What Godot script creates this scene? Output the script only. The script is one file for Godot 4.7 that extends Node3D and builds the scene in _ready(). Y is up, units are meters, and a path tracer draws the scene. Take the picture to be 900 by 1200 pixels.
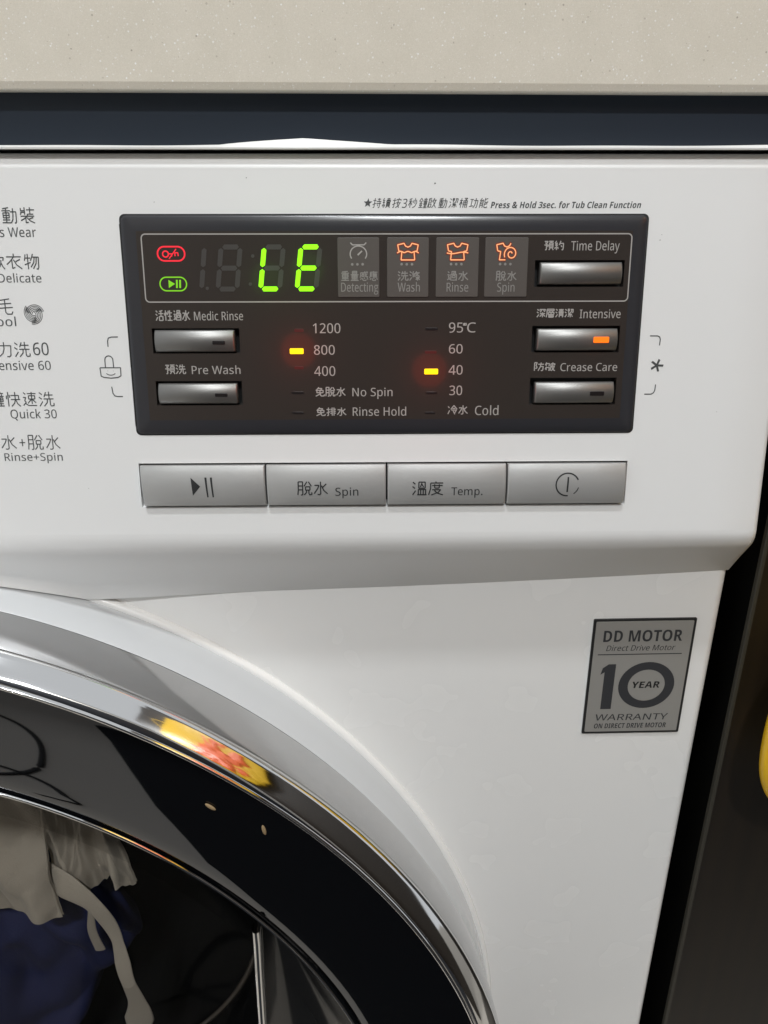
extends Node3D
# Close-up of a front-loading washing machine. Lengths below are millimetres, y counted from 838 mm above the floor.

const TILT := 8.5          # the control fascia leans back by this many degrees
var M := {}                # materials
var panel_frame: Transform3D
var machine: Node3D
var taken := {}
var bulging := false          # print follows the crown of the long buttons

# ---------------------------------------------------------------- helpers
func mm(x: float, y: float, z: float) -> Vector3:
	return Vector3(x, y, z) * 0.001

func world(x: float, y: float, z: float) -> Vector3:
	return Vector3(x, y + 838.0, z) * 0.001

func begin() -> SurfaceTool:
	var st := SurfaceTool.new()
	st.begin(Mesh.PRIMITIVE_TRIANGLES)
	return st

func numbered(called: String, parent: Node) -> String:
	var key := str(parent.get_instance_id()) + called
	taken[key] = taken.get(key, -1) + 1
	return called if taken[key] == 0 else "%s_%03d" % [called, taken[key]]

func part(called: String, st: SurfaceTool, m: Material, parent: Node, frame := Transform3D()) -> MeshInstance3D:
	st.generate_normals()
	var o := MeshInstance3D.new()
	o.name = numbered(called, parent)
	o.mesh = st.commit()
	o.material_override = m
	o.transform = frame
	parent.add_child(o, true)
	return o

func thing(called: String, label: String, category: String, at := Vector3.ZERO, group := "") -> Node3D:
	var o := Node3D.new()
	o.name = numbered(called, self)
	o.position = at
	add_child(o, true)
	return tag(o, label, category, group)

func tag(o: Node3D, label: String, category := "", group := "", kind := "") -> Node3D:
	o.set_meta("label", label)
	if category: o.set_meta("category", category)
	if group: o.set_meta("group", group)
	if kind: o.set_meta("kind", kind)
	return o

func tri(st: SurfaceTool, a: Vector3, b: Vector3, c: Vector3) -> void:
	st.add_vertex(a); st.add_vertex(b); st.add_vertex(c)

func quad(st: SurfaceTool, a: Vector3, b: Vector3, c: Vector3, d: Vector3) -> void:   # clockwise seen from the front
	tri(st, a, b, c); tri(st, a, c, d)

# rows run away from the start so that (row up, column right) shows its face to the viewer
func sheet(st: SurfaceTool, rows: Array, group := 1, closed := false) -> void:
	st.set_smooth_group(group)
	for i in rows.size() - 1:
		var a: PackedVector3Array = rows[i]
		var b: PackedVector3Array = rows[i + 1]
		var n := a.size()
		for j in (n if closed else n - 1):
			var k := (j + 1) % n
			quad(st, a[j], b[j], b[k], a[k])

func fan(st: SurfaceTool, pts: PackedVector3Array, centre: Vector3) -> void:   # pts clockwise seen from the front
	st.set_smooth_group(-1)
	for i in pts.size():
		tri(st, centre, pts[i], pts[(i + 1) % pts.size()])

func box(st: SurfaceTool, lo: Vector3, hi: Vector3) -> void:
	st.set_smooth_group(-1)
	var p := func(i: int) -> Vector3: return Vector3(hi.x if i & 1 else lo.x, hi.y if i & 2 else lo.y, hi.z if i & 4 else lo.z)
	for f in [[4, 6, 7, 5], [1, 3, 2, 0], [5, 7, 3, 1], [0, 2, 6, 4], [6, 2, 3, 7], [0, 4, 5, 1]]:
		quad(st, p.call(f[0]), p.call(f[1]), p.call(f[2]), p.call(f[3]))

# a rounded rectangle, clockwise seen from +z
func round_rect(x0: float, y0: float, x1: float, y1: float, r: float, n := 5) -> PackedVector2Array:
	var out := PackedVector2Array()
	for c in [[x0 + r, y1 - r, 180.0], [x1 - r, y1 - r, 90.0], [x1 - r, y0 + r, 0.0], [x0 + r, y0 + r, -90.0]]:
		for i in n + 1:
			var t := deg_to_rad(c[2] - 90.0 * i / n)
			out.append(Vector2(c[0] + r * cos(t), c[1] + r * sin(t)))
	return out

func lift(poly: PackedVector2Array, w: float) -> PackedVector3Array:
	var out := PackedVector3Array()
	for q in poly: out.append(mm(q.x, q.y, w))
	return out

# a rounded plate from w0 up to w1 whose upper edge is rounded over by bevel
func plate(st: SurfaceTool, x0: float, y0: float, x1: float, y1: float, r: float, w0: float, w1: float, bevel := 0.15) -> void:
	var rows := [lift(round_rect(x0, y0, x1, y1, r), w0)]
	for i in 4:
		var t := PI / 2 * i / 3
		var inset := bevel * (1 - cos(t))
		rows.append(lift(round_rect(x0 + inset, y0 + inset, x1 - inset, y1 - inset, maxf(r - inset, 0.02)), w1 - bevel + bevel * sin(t)))
	rows.reverse()
	for row in rows: row.reverse()
	# rows now go outwards and counter-clockwise: turn them so that faces look out
	var turned := []
	for row in rows:
		var c: PackedVector3Array = row.duplicate()
		c.reverse()
		turned.append(c)
	turned.reverse()
	sheet(st, turned, 2, true)
	var top: PackedVector3Array = turned[-1]
	fan(st, top, mm((x0 + x1) / 2, (y0 + y1) / 2, w1))

func flat_poly(st: SurfaceTool, poly: PackedVector2Array, w: float) -> void:
	var index := Geometry2D.triangulate_polygon(poly)
	st.set_smooth_group(-1)
	for i in range(0, index.size(), 3):
		var a := poly[index[i]]
		var b := poly[index[i + 1]]
		var c := poly[index[i + 2]]
		if (b - a).cross(c - a) > 0.0:
			var s := b
			b = c
			c = s
		draped(st, a, b, c, w, 3 if bulging else 0)

func draped(st: SurfaceTool, a: Vector2, b: Vector2, c: Vector2, w: float, deep: int) -> void:
	if deep > 0 and maxf(absf(a.y - b.y), maxf(absf(b.y - c.y), absf(c.y - a.y))) > 0.5:
		var d := (a + b) / 2
		var e := (b + c) / 2
		var f := (c + a) / 2
		for t in [[a, d, f], [d, b, e], [f, e, c], [d, e, f]]: draped(st, t[0], t[1], t[2], w, deep - 1)
		return
	tri(st, mm(a.x, a.y, w + over(a.y)), mm(b.x, b.y, w + over(b.y)), mm(c.x, c.y, w + over(c.y)))

func over(v: float) -> float:
	return crown(v) if bulging else 0.0

func crown(v: float) -> float:   # profile of the long buttons
	var f := clampf((v - 12.75) / 12.15, 0.0, 1.0)
	return 0.6 + 1.6 * pow(maxf(sin(PI * (f * 0.86 + 0.07)), 0.0), 0.55)

# convex outline given clockwise, standing from w0 to w1
func prism(st: SurfaceTool, poly: PackedVector2Array, w0: float, w1: float) -> void:
	sheet(st, [lift(poly, w0), lift(poly, w1)], -1, true)
	var mid := Vector2.ZERO
	for q in poly: mid += q / poly.size()
	fan(st, lift(poly, w1), mm(mid.x, mid.y, w1))

func stroke(st: SurfaceTool, pts: PackedVector2Array, width: float, w: float) -> void:
	for poly in Geometry2D.offset_polyline(pts, width / 2, Geometry2D.JOIN_ROUND, Geometry2D.END_ROUND):
		var thin := PackedVector2Array()
		for q in poly:
			if thin.is_empty() or q.distance_to(thin[-1]) > width * 0.12:
				thin.append(q)
		if thin.size() > 2: flat_poly(st, thin, w)

func arc(cx: float, cy: float, r: float, from: float, to: float, n := 16, ry := -1.0) -> PackedVector2Array:
	var out := PackedVector2Array()
	for i in n + 1:
		var t := deg_to_rad(lerpf(from, to, float(i) / n))
		out.append(Vector2(cx + r * cos(t), cy + (r if ry < 0 else ry) * sin(t)))
	return out

func lathe(st: SurfaceTool, profile: Array, group := 1, n := 220) -> void:   # profile: [radius, z], listed from the rim inwards
	var rows := []
	for q in profile:
		var row := PackedVector3Array()
		for i in n:
			var t := -TAU * i / n
			row.append(mm(q[0] * cos(t), q[0] * sin(t), q[1]))
		rows.append(row)
	sheet(st, rows, group, true)

func tube(st: SurfaceTool, path: Array, radii: Array, flat := 1.0, n := 14) -> void:   # path of points in mm
	var c := Curve3D.new()
	for i in path.size():
		var tangent: Vector3 = (path[mini(i + 1, path.size() - 1)] - path[maxi(i - 1, 0)]) / 6.0
		c.add_point(path[i], -tangent, tangent)
	var rows := []
	var steps := path.size() * 8
	for s in steps + 1:
		var f := float(s) / steps
		var at := c.sample_baked(f * c.get_baked_length(), true)
		var ahead := (c.sample_baked(minf(f + 0.01, 1.0) * c.get_baked_length(), true) - c.sample_baked(maxf(f - 0.01, 0.0) * c.get_baked_length(), true)).normalized()
		var side := ahead.cross(Vector3(0, 0, 1)).normalized()
		var up := side.cross(ahead).normalized()
		var k := f * (radii.size() - 1)
		var r: float = lerpf(radii[int(k)], radii[mini(int(k) + 1, radii.size() - 1)], k - int(k))
		var row := PackedVector3Array()
		for i in n:
			var t := TAU * i / n
			row.append((at + side * r * cos(t) + up * r * flat * sin(t)) * 0.001)
		rows.append(row)
	sheet(st, rows, 1, true)

func paint(color: Color, rough: float, metal := 0.0, coat := 0.0) -> StandardMaterial3D:   # colour as linear values
	var m := StandardMaterial3D.new()
	m.albedo_color = color.linear_to_srgb()
	m.roughness = rough
	m.metallic = metal
	if coat > 0.0:
		m.clearcoat_enabled = true
		m.clearcoat = coat
		m.clearcoat_roughness = 0.08
	return m

func shine(color: Color, energy: float) -> StandardMaterial3D:
	var m := StandardMaterial3D.new()
	m.albedo_color = Color(0.02, 0.02, 0.02)
	m.roughness = 0.5
	m.emission_enabled = true
	m.emission = color
	m.emission_energy_multiplier = energy
	return m

func noise_map(freq: float, low: Color, high: Color, octaves := 4, size := 512, stretch := 1, fine := false) -> ImageTexture:
	var n := FastNoiseLite.new()
	n.seed = 7
	n.frequency = freq
	n.fractal_octaves = octaves
	var im := Image.create(size, size, false, Image.FORMAT_RGBF if fine else Image.FORMAT_RGB8)
	for y in size:
		for x in size:
			# blended across the border so that the picture repeats without a seam
			var fx := float(x) / size
			var v := lerpf(n.get_noise_2d(x, float(y) / stretch), n.get_noise_2d(x - size, float(y) / stretch), smoothstep(0.7, 1.0, fx))
			im.set_pixel(x, y, low.lerp(high, clampf(v * 0.9 + 0.5, 0, 1)))
	return ImageTexture.create_from_image(im)

# ---------------------------------------------------------------- lettering
func write(st: SurfaceTool, text: String, u0: float, u1: float, v: float, cap: float, w: float, skew := 0.0, bold := false) -> void:
	var font := SystemFont.new()
	font.font_names = PackedStringArray(["Droid Sans"])
	font.font_weight = 700 if bold else 400
	var t := TextMesh.new()
	t.font = font
	t.font_size = 100
	t.pixel_size = 0.01
	t.depth = 0.0
	t.curve_step = 3.0
	t.text = "H"
	var base := 1e9
	var top := -1e9
	for q: Vector3 in t.get_mesh_arrays()[Mesh.ARRAY_VERTEX]:
		base = minf(base, q.y)
		top = maxf(top, q.y)
	t.text = text
	var pts: PackedVector3Array = t.get_mesh_arrays()[Mesh.ARRAY_VERTEX]
	var lo := 1e9
	var hi := -1e9
	for q in pts:
		lo = minf(lo, q.x)
		hi = maxf(hi, q.x)
	st.set_smooth_group(-1)
	for i in range(0, pts.size(), 3):
		var c: Array[Vector3] = []
		for k in 3:
			var q := pts[i + k]
			var y := (q.y - base) / (top - base) * cap
			c.append(mm(lerpf(u0, u1, (q.x - lo) / (hi - lo)) + skew * (y - cap / 2), v + y, w + over(v + y)))
		if (c[1] - c[0]).cross(c[2] - c[0]).z > 0.0:
			tri(st, c[0], c[2], c[1])
		else:
			tri(st, c[0], c[1], c[2])

# Strokes of each component on a 100 x 100 square, x and y two digits each, y down.
const STROKES := {
	"water3": "1505 7520/0536 6550/1097 8065", "first": "2803 1035/2022 9022/5500 5548/0548 9548/3848 3572 0597/6248 6285 7095 9592 9575",
	"water": "4902 4990 4096 2894/0828 3828 3050 0588/8818 5848/5530 7065 9690", "moon": "1503 1560 0597/1503 8803 8892 7598 5596/1532 8832/1560 8860",
	"exchange": "4202 0835/5802 9235/2538 7538 7562/2538 2562 7562/3862 3380 0898/6262 6288 7096 9594 9578",
	"clothes": "5000 5018/0520 9520/5020 3045 0568/3838 3892 5585/8835 6050/4838 6570 9695",
	"half": "3302 3398/0810 0846 3346/0566 3366/1066 0598/6802 6890/4535 9835/5090 9090",
	"heavy": "8003 1510/0522 9522/1835 8235 8265/1835 1865 8265/1850 8250/5008 5092/1278 8878/0595 9595",
	"force": "0525 9025 8588 7598 6095/4502 4545 3575 0898", "fur": "8003 1512/1035 9030/0560 9855/4810 4885 5896 8896 9580",
	"cart": "0515 9515/1530 8530 8565/1530 1565 8565/1547 8547/5002 5098/0582 9582", "owe": "3502 1040/2525 9025 8045/5540 5060 3580 0598/5560 7080 9898",
	"heart": "5002 5098/1525 1050/8020 9040", "pull": "0525 8525 8550/0552 9852/5002 5050 4075 0898/5555 7080 9898",
	"bundle": "0515 9515/1832 8232 8258/1832 1858 8258/5002 5098/4560 0892/5560 9088", "walk": "1005 2418/0538 2438 1660 2570 0592/2078 4092 9892",
	"cow": "2505 0845/2028 9528/5502 5598/0570 9555", "not": "3502 0545/2022 9522 9085 8098 6595/5022 4055 0585/7222 6560 3095",
	"child": "5000 5010/1012 9012/3018 3528/7018 6528/0532 9532/1842 8242 8268/1842 1868 8268/1855 8255/5042 5095/1282 8882/0597 9597",
	"gold": "5002 0535/5002 9535/2538 7538/1555 8555/5038 5092/2565 3082/7565 7082/0595 9595",
	"pass": "2540 2505 7505 7540/4522 7522/4522 4540/1098 1040 9040 9092 7898/3055 7055 7080/3055 3080 7080",
	"hand": "0525 9525/5502 5590 4097 2092/0568 9552", "temple": "2012 8012/5002 5035/0535 9535/0555 9555/7038 7090 6097 4595/2565 3882",
	"thread": "4802 1525 4528/7022 2048 8045/5045 5098/2565 1085/7565 8885",
	"sell": "2008 8008/5001 5020/1022 9022/1530 8530 8542/1530 1542 8542/2050 8050 8080/2050 2080 8080/2060 8060/2070 8070/3580 1098/6580 9098",
	"calm": "5001 5012/1028 1015 9015 9028/4522 3060 7098/7548 6075 0598/0548 9548", "grain": "8005 1515/0532 9532/5010 5098/4838 0575/5238 9572",
	"few": "5002 5058/2520 0850/7518 9248/9050 6085 1098", "door": "7502 2008/2008 2045 0595/2020 8020 8042/2042 8042/2860 7860 7892/2860 2892 7892",
	"strike": "4002 0540/2822 9522/7522 6055 0598/3035 5570 9898", "rich": "1012 8012/1028 8028/0545 9045/4502 4598", "knife": "1015 9015 8580 6595/5015 4060 0898",
	"wood": "0525 9525/5002 5098/4830 0570/5235 9265", "path": "2003 8003 5520/4012 6025/1598 1528 8528 8590 7598/1548 8548/1568 8568/5028 5098",
	"work": "1015 9015/5015 5080/0585 9578", "able": "4502 1028 8525/6515 9035/2098 2040 8040 8090 6896/2058 8058/2075 8075", "spoon": "8512 1530/1502 1580 2592 8590 9370",
	"amount": "2503 7503 7530/2503 2530 7530/2516 7516/0538 9538/2046 8046 8070/2046 2070 8070/2058 8058/5046 5095/1582 8582/0596 9596",
	"feel": "1018 9518/1218 1245 0568/2530 5030/2540 5040 5055/2540 2555 5055/5802 6540 8565 9555/8528 6060/8003 8810/2070 1090/3570 3590 4596 7096 7585/5065 5880/8570 9588",
	"answer": "5001 5010/1512 9512/1512 1550 0570/2820 2035/2530 2560/5018 4035/4528 4562/6518 7025/4530 9030/4540 8840/4550 8850/4562 9262/6830 6862/2072 1090/3572 3590 4596 7096 7585/5068 5880/8572 9588",
	"twig": "1502 0235/1025 1065/2520 2560/5502 3535/4518 9518/8018 6040 3555/5025 6542 9555/4565 9565/6855 6898/6568 4590/7168 9590",
	"give": "1008 8008 5030/2820 6038/0545 9045 7565/5045 5090 3896 2592", "page": "0506 9506/5006 4520/1522 8522 8572/1522 1572 8572/1538 8538/1555 8555/3572 0598/6572 9598",
	"ladle": "3502 0545/2528 9028 8585 7596 5592/4050 6065", "tongue": "8003 2012/0532 9532/5008 5058/1858 8258 8296/1858 1896 8296",
	"birth": "2805 0845/2025 9025/5002 5095/1558 8558/0595 9595", "deep": "0522 0508 9508 9522/3515 0840/6515 9035/0555 9555/5040 5098/4858 0590/5258 9288",
	"layer": "1005 9005 9022 1022/1005 1055 0298/3828 4538/7828 7038/2542 9042 9065/2542 2565 9065/5742 5765/3272 8572 8597/3272 3297 8597/3285 8585",
	"blue": "1010 9010/1524 8524/0538 9538/5002 5038/2098 2048 8048 8090 6897/2062 8062/2076 8076",
	"mound": "1504 1598/1504 8504 5535 8555 7568 4070", "square": "5002 5018/0522 9522/4522 4050 0598/4248 8548 8088 7096 5095",
	"hay": "3002 0535/2015 8515 8040 7045/3025 2040/3050 0580/2060 8560 8092 7097/3070 2090", "skin": "1518 9518 8535/1518 1555 0298/5202 5245/2045 8545 6575 2598/3550 6085 9898",
	"free": "4002 0838/3515 7015 5535/1835 8235 8260/1835 1860 8260/5035 4875 0598/5562 5588 6596 9294 9578",
	"wrong": "3502 3598/0522 3522/0545 3545/0570 3568/6502 6598/6522 9522/6545 9545/6568 9568", "ice": "2012 7030/1095 8055",
	"order": "5002 0545/5002 9545/3035 7035/1552 8552 6580/4062 6598", "warm": "2005 8005 8048/2005 2048 8048/5010 3540/5020 6540/1595 1558 8558 8595/3858 3895/6258 6295/0596 9596",
	"degree": "5001 5010/1512 9812/1512 1550 0298/2530 9530/4220 4248/7220 7248/4248 7248/2560 8260 6580 2098/4065 6085 9898",
	"plus": "5005 5095/0550 9550", "ring": "5005 8218 9550 8282 5095/5095 1882 0550 1818 5005",
}
# Each character: components with the box they fill, x0 y0 x1 y1.
const SIGNS := {
	"動": "heavy 00006099 force 55059999", "裝": "half 00009947 clothes 00449999", "軟": "cart 00005299 owe 52009999", "衣": "clothes 00009999", "物": "cow 00004599 not 40009999", "毛": "fur 00009999",
	"力": "force 00009999", "洗": "water3 00003099 first 28009999", "鐘": "gold 00004899 child 50009999", "快": "heart 00003099 pull 30009999", "速": "walk 00009999 bundle 32009983", "過": "walk 00009999 pass 32009985",
	"水": "water 00009999", "加": "plus 00009999", "脫": "moon 00004099 exchange 40009999", "持": "hand 00003899 temple 40009999", "續": "thread 00003899 sell 40009999", "按": "hand 00003899 calm 40009999",
	"秒": "grain 00004599 few 48009999", "啟": "door 00005099 strike 50009999", "潔": "water3 00002899 rich 30006248 knife 62009950 thread 30489999", "桶": "wood 00004099 path 40009999", "功": "work 00004899 force 46009999",
	"能": "able 00005299 spoon 54009948 spoon 54509999", "重": "heavy 00009999", "量": "amount 00009999", "感": "feel 00009999", "應": "answer 00009999", "滌": "water3 00002899 twig 28009999", "預": "give 00004899 page 48009999",
	"約": "thread 00004599 ladle 48009999", "活": "water3 00003099 tongue 32009999", "性": "heart 00003099 birth 32009999", "深": "water3 00003099 deep 32009999", "層": "layer 00009999", "清": "water3 00003099 blue 32009999",
	"防": "mound 00003599 square 38009999", "皺": "hay 00005099 skin 50009999", "免": "free 00009999", "排": "hand 00003899 wrong 38009999", "冷": "ice 00002599 order 28009999", "溫": "water3 00002899 warm 30009999",
	"度": "degree 00009999", "圈": "ring 00009999",
}

func brush(st: SurfaceTool, text: String, u0: float, u1: float, v0: float, v1: float, w: float, width: float, skew := 0.0) -> void:
	var n := text.length()
	var pitch := (u1 - u0) / n
	var layer := 0
	for i in n:
		var pieces: PackedStringArray = SIGNS[text[i]].split(" ")
		for k in range(0, pieces.size(), 2):
			var b := pieces[k + 1]
			var x0 := float(b.substr(0, 2)) / 99
			var y0 := float(b.substr(2, 2)) / 99
			var x1 := float(b.substr(4, 2)) / 99
			var y1 := float(b.substr(6, 2)) / 99
			for line in STROKES[pieces[k]].split("/"):
				var pts := PackedVector2Array()
				for q in line.split(" "):
					var x := lerpf(x0, x1, float(q.substr(0, 2)) / 99)
					var y := 1.0 - lerpf(y0, y1, float(q.substr(2, 2)) / 99)
					var at := Vector2(u0 + pitch * (i + 0.04 + 0.92 * x), lerpf(v0 + width / 2, v1 - width / 2, y))
					at.x += skew * (at.y - (v0 + v1) / 2)
					pts.append(at)
				stroke(st, pts, width, w + 0.0015 * (layer % 12))
				layer += 1

func lettering(parent: Node, text: String, u0: float, u1: float, v: float, cap: float, w: float, m: Material, skew := 0.0, bold := false, frame := Transform3D(), called := "lettering") -> void:
	var st := begin()
	write(st, text, u0, u1, v, cap, w, skew, bold)
	part(called, st, m, parent, frame if frame != Transform3D() else own_frame(parent))

func characters(parent: Node, text: String, u0: float, u1: float, v0: float, v1: float, w: float, m: Material, width := 0.3, skew := 0.0) -> void:
	var st := begin()
	brush(st, text, u0, u1, v0, v1, w, width, skew)
	part("lettering", st, m, parent, own_frame(parent))

func own_frame(parent: Node3D) -> Transform3D:   # parts that already lean with the fascia need no second turn
	return panel_frame if parent.transform == Transform3D() else Transform3D()

# ---------------------------------------------------------------- the scene
func _ready() -> void:
	camera_and_light()
	materials()
	panel_frame = Transform3D(Basis(Vector3.RIGHT, -deg_to_rad(TILT)), world(0, -99.6, 14.2))
	surroundings()
	machine = thing("washing_machine", "white front-loading washing machine with a lit control panel and round dark door", "washing machine")
	cabinet()
	fascia_and_buttons()
	display_window()
	badge()
	door()
	laundry()

func camera_and_light() -> void:
	var cam := Camera3D.new()
	cam.name = "camera"
	cam.fov = rad_to_deg(2.0 * atan(600.0 / 900.0))
	cam.near = 0.01
	cam.far = 30.0
	cam.position = world(180.6, 0, 228)
	cam.rotation = Vector3(-deg_to_rad(22.6), -deg_to_rad(1.0), 0)
	add_child(cam)
	var env := Environment.new()
	env.background_mode = Environment.BG_COLOR
	env.background_color = Color(0.74, 0.765, 0.79).linear_to_srgb()
	env.background_energy_multiplier = 1.0
	env.tonemap_mode = Environment.TONE_MAPPER_LINEAR
	env.tonemap_exposure = 0.80
	env.sdfgi_enabled = true
	env.ssao_enabled = true
	env.ssil_enabled = true
	var we := WorldEnvironment.new()
	we.name = "environment"
	we.environment = env
	add_child(we)
	# two small kitchen ceiling lamps: one almost overhead, one further out in the room
	ceiling_lamp(Vector3(0.06, 2.38, 0.46), 1.7, "small white ceiling lamp almost straight above the washing machine")
	ceiling_lamp(Vector3(0.28, 2.38, 1.42), 3.6, "small white ceiling lamp further out in the kitchen, facing the machine")

func ceiling_lamp(at: Vector3, energy: float, label: String) -> void:
	var lamp := AreaLight3D.new()
	lamp.name = "ceiling_light"
	lamp.area_size = Vector2(0.14, 0.09)
	lamp.position = at + Vector3(0, -0.012, 0)
	lamp.rotation_degrees.x = -90
	lamp.light_color = Color(0.975, 0.99, 1.0)
	lamp.light_energy = energy
	lamp.shadow_enabled = true
	add_child(lamp, true)
	var fit := thing("ceiling_lamp", label, "lamp", at, "kitchen ceiling lamps")
	var st := begin()
	plate(st, -85, -60, 85, 60, 20, 0, 40, 6)
	part("housing", st, paint(Color(0.7, 0.7, 0.7), 0.5), fit, Transform3D(Basis(Vector3.RIGHT, -PI / 2), Vector3(0, 0.0, 0)))
	st = begin()
	plate(st, -70, -45, 70, 45, 12, 0, 4, 1)
	part("diffuser", st, shine(Color(0.975, 0.99, 1.0), 12.0), fit, Transform3D(Basis(Vector3.RIGHT, PI / 2), Vector3(0, -0.002, 0)))

func materials() -> void:
	M.white = paint(Color(0.755, 0.755, 0.745), 0.3)
	M.body = paint(Color(0.83, 0.825, 0.805), 0.22, 0.0, 0.3)
	M.lid = paint(Color(0.8, 0.8, 0.78), 0.3)
	M.black = paint(Color(0.004, 0.004, 0.004), 0.6)
	M.ink = paint(Color(0.055, 0.06, 0.06), 0.6)
	M.button_ink = paint(Color(0.016, 0.017, 0.018), 0.6)
	M.smoke = paint(Color(0.036, 0.029, 0.025), 0.24)
	M.smoke_rim = paint(Color(0.03, 0.03, 0.034), 0.22)
	M.pale = paint(Color(0.36, 0.34, 0.32), 0.5)
	M.faint = paint(Color(0.24, 0.23, 0.215), 0.5)
	M.tile = paint(Color(0.085, 0.074, 0.066), 0.4)
	M.ghost = paint(Color(0.055, 0.05, 0.047), 0.35)
	M.silver = paint(Color(0.50, 0.50, 0.49), 0.5, 0.6)
	M.small_button = paint(Color(0.24, 0.235, 0.225), 0.42, 0.75)
	M.socket = paint(Color(0.008, 0.008, 0.008), 0.4)
	M.green = shine(Color(0.58, 1.0, 0.0), 1.8)
	M.green_dim = shine(Color(0.52, 0.85, 0.1), 1.2)
	M.red = shine(Color(1.0, 0.14, 0.22), 1.35)
	M.amber = shine(Color(1.0, 0.80, 0.0), 2.2)
	M.orange = shine(Color(1.0, 0.45, 0.03), 1.8)
	M.orange_line = shine(Color(1.0, 0.68, 0.46), 1.4)
	M.orange_halo = shine(Color(1.0, 0.30, 0.06), 0.22)
	M.off_led = paint(Color(0.012, 0.009, 0.009), 0.3)
	M.leak_led = shine(Color(0.9, 0.10, 0.03), 0.09)
	M.ring_white = paint(Color(0.56, 0.575, 0.585), 0.18, 0.0, 0.3)
	M.ring_silver = paint(Color(0.58, 0.58, 0.585), 0.13, 0.95)
	M.chrome = paint(Color(0.78, 0.78, 0.78), 0.06, 1.0)
	M.gloss_black = paint(Color(0.085, 0.089, 0.098), 0.03, 1.0)
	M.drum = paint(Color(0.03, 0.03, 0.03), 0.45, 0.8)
	M.seal = paint(Color(0.02, 0.02, 0.022), 0.55)
	# faint smears on the glossy white, fine sparkle in the silver paint
	var smear := noise_map(0.01, Color(0.8, 0.8, 0.8), Color(1, 1, 1), 3, 512, 1, true)
	for m: StandardMaterial3D in [M.white, M.body]:
		m.roughness *= 1.3
		m.roughness_texture = smear
		m.uv1_triplanar = true
		m.uv1_world_triplanar = true
		m.uv1_scale = Vector3(5.5, 5.5, 5.5)
	var sparkle := noise_map(0.35, Color(0.44, 0.44, 1), Color(0.56, 0.56, 1), 2, 256)
	for m: StandardMaterial3D in [M.silver, M.small_button]:
		m.normal_enabled = true
		m.normal_texture = sparkle
		m.normal_scale = 1.0
		m.uv1_triplanar = true
		m.uv1_scale = Vector3(60, 60, 60)
	var glass := StandardMaterial3D.new()
	glass.transparency = BaseMaterial3D.TRANSPARENCY_ALPHA
	glass.albedo_color = Color(0.0, 0.0, 0.0, 0.1)
	glass.roughness = 0.02
	glass.metallic_specular = 0.15
	M.glass = glass

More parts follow.
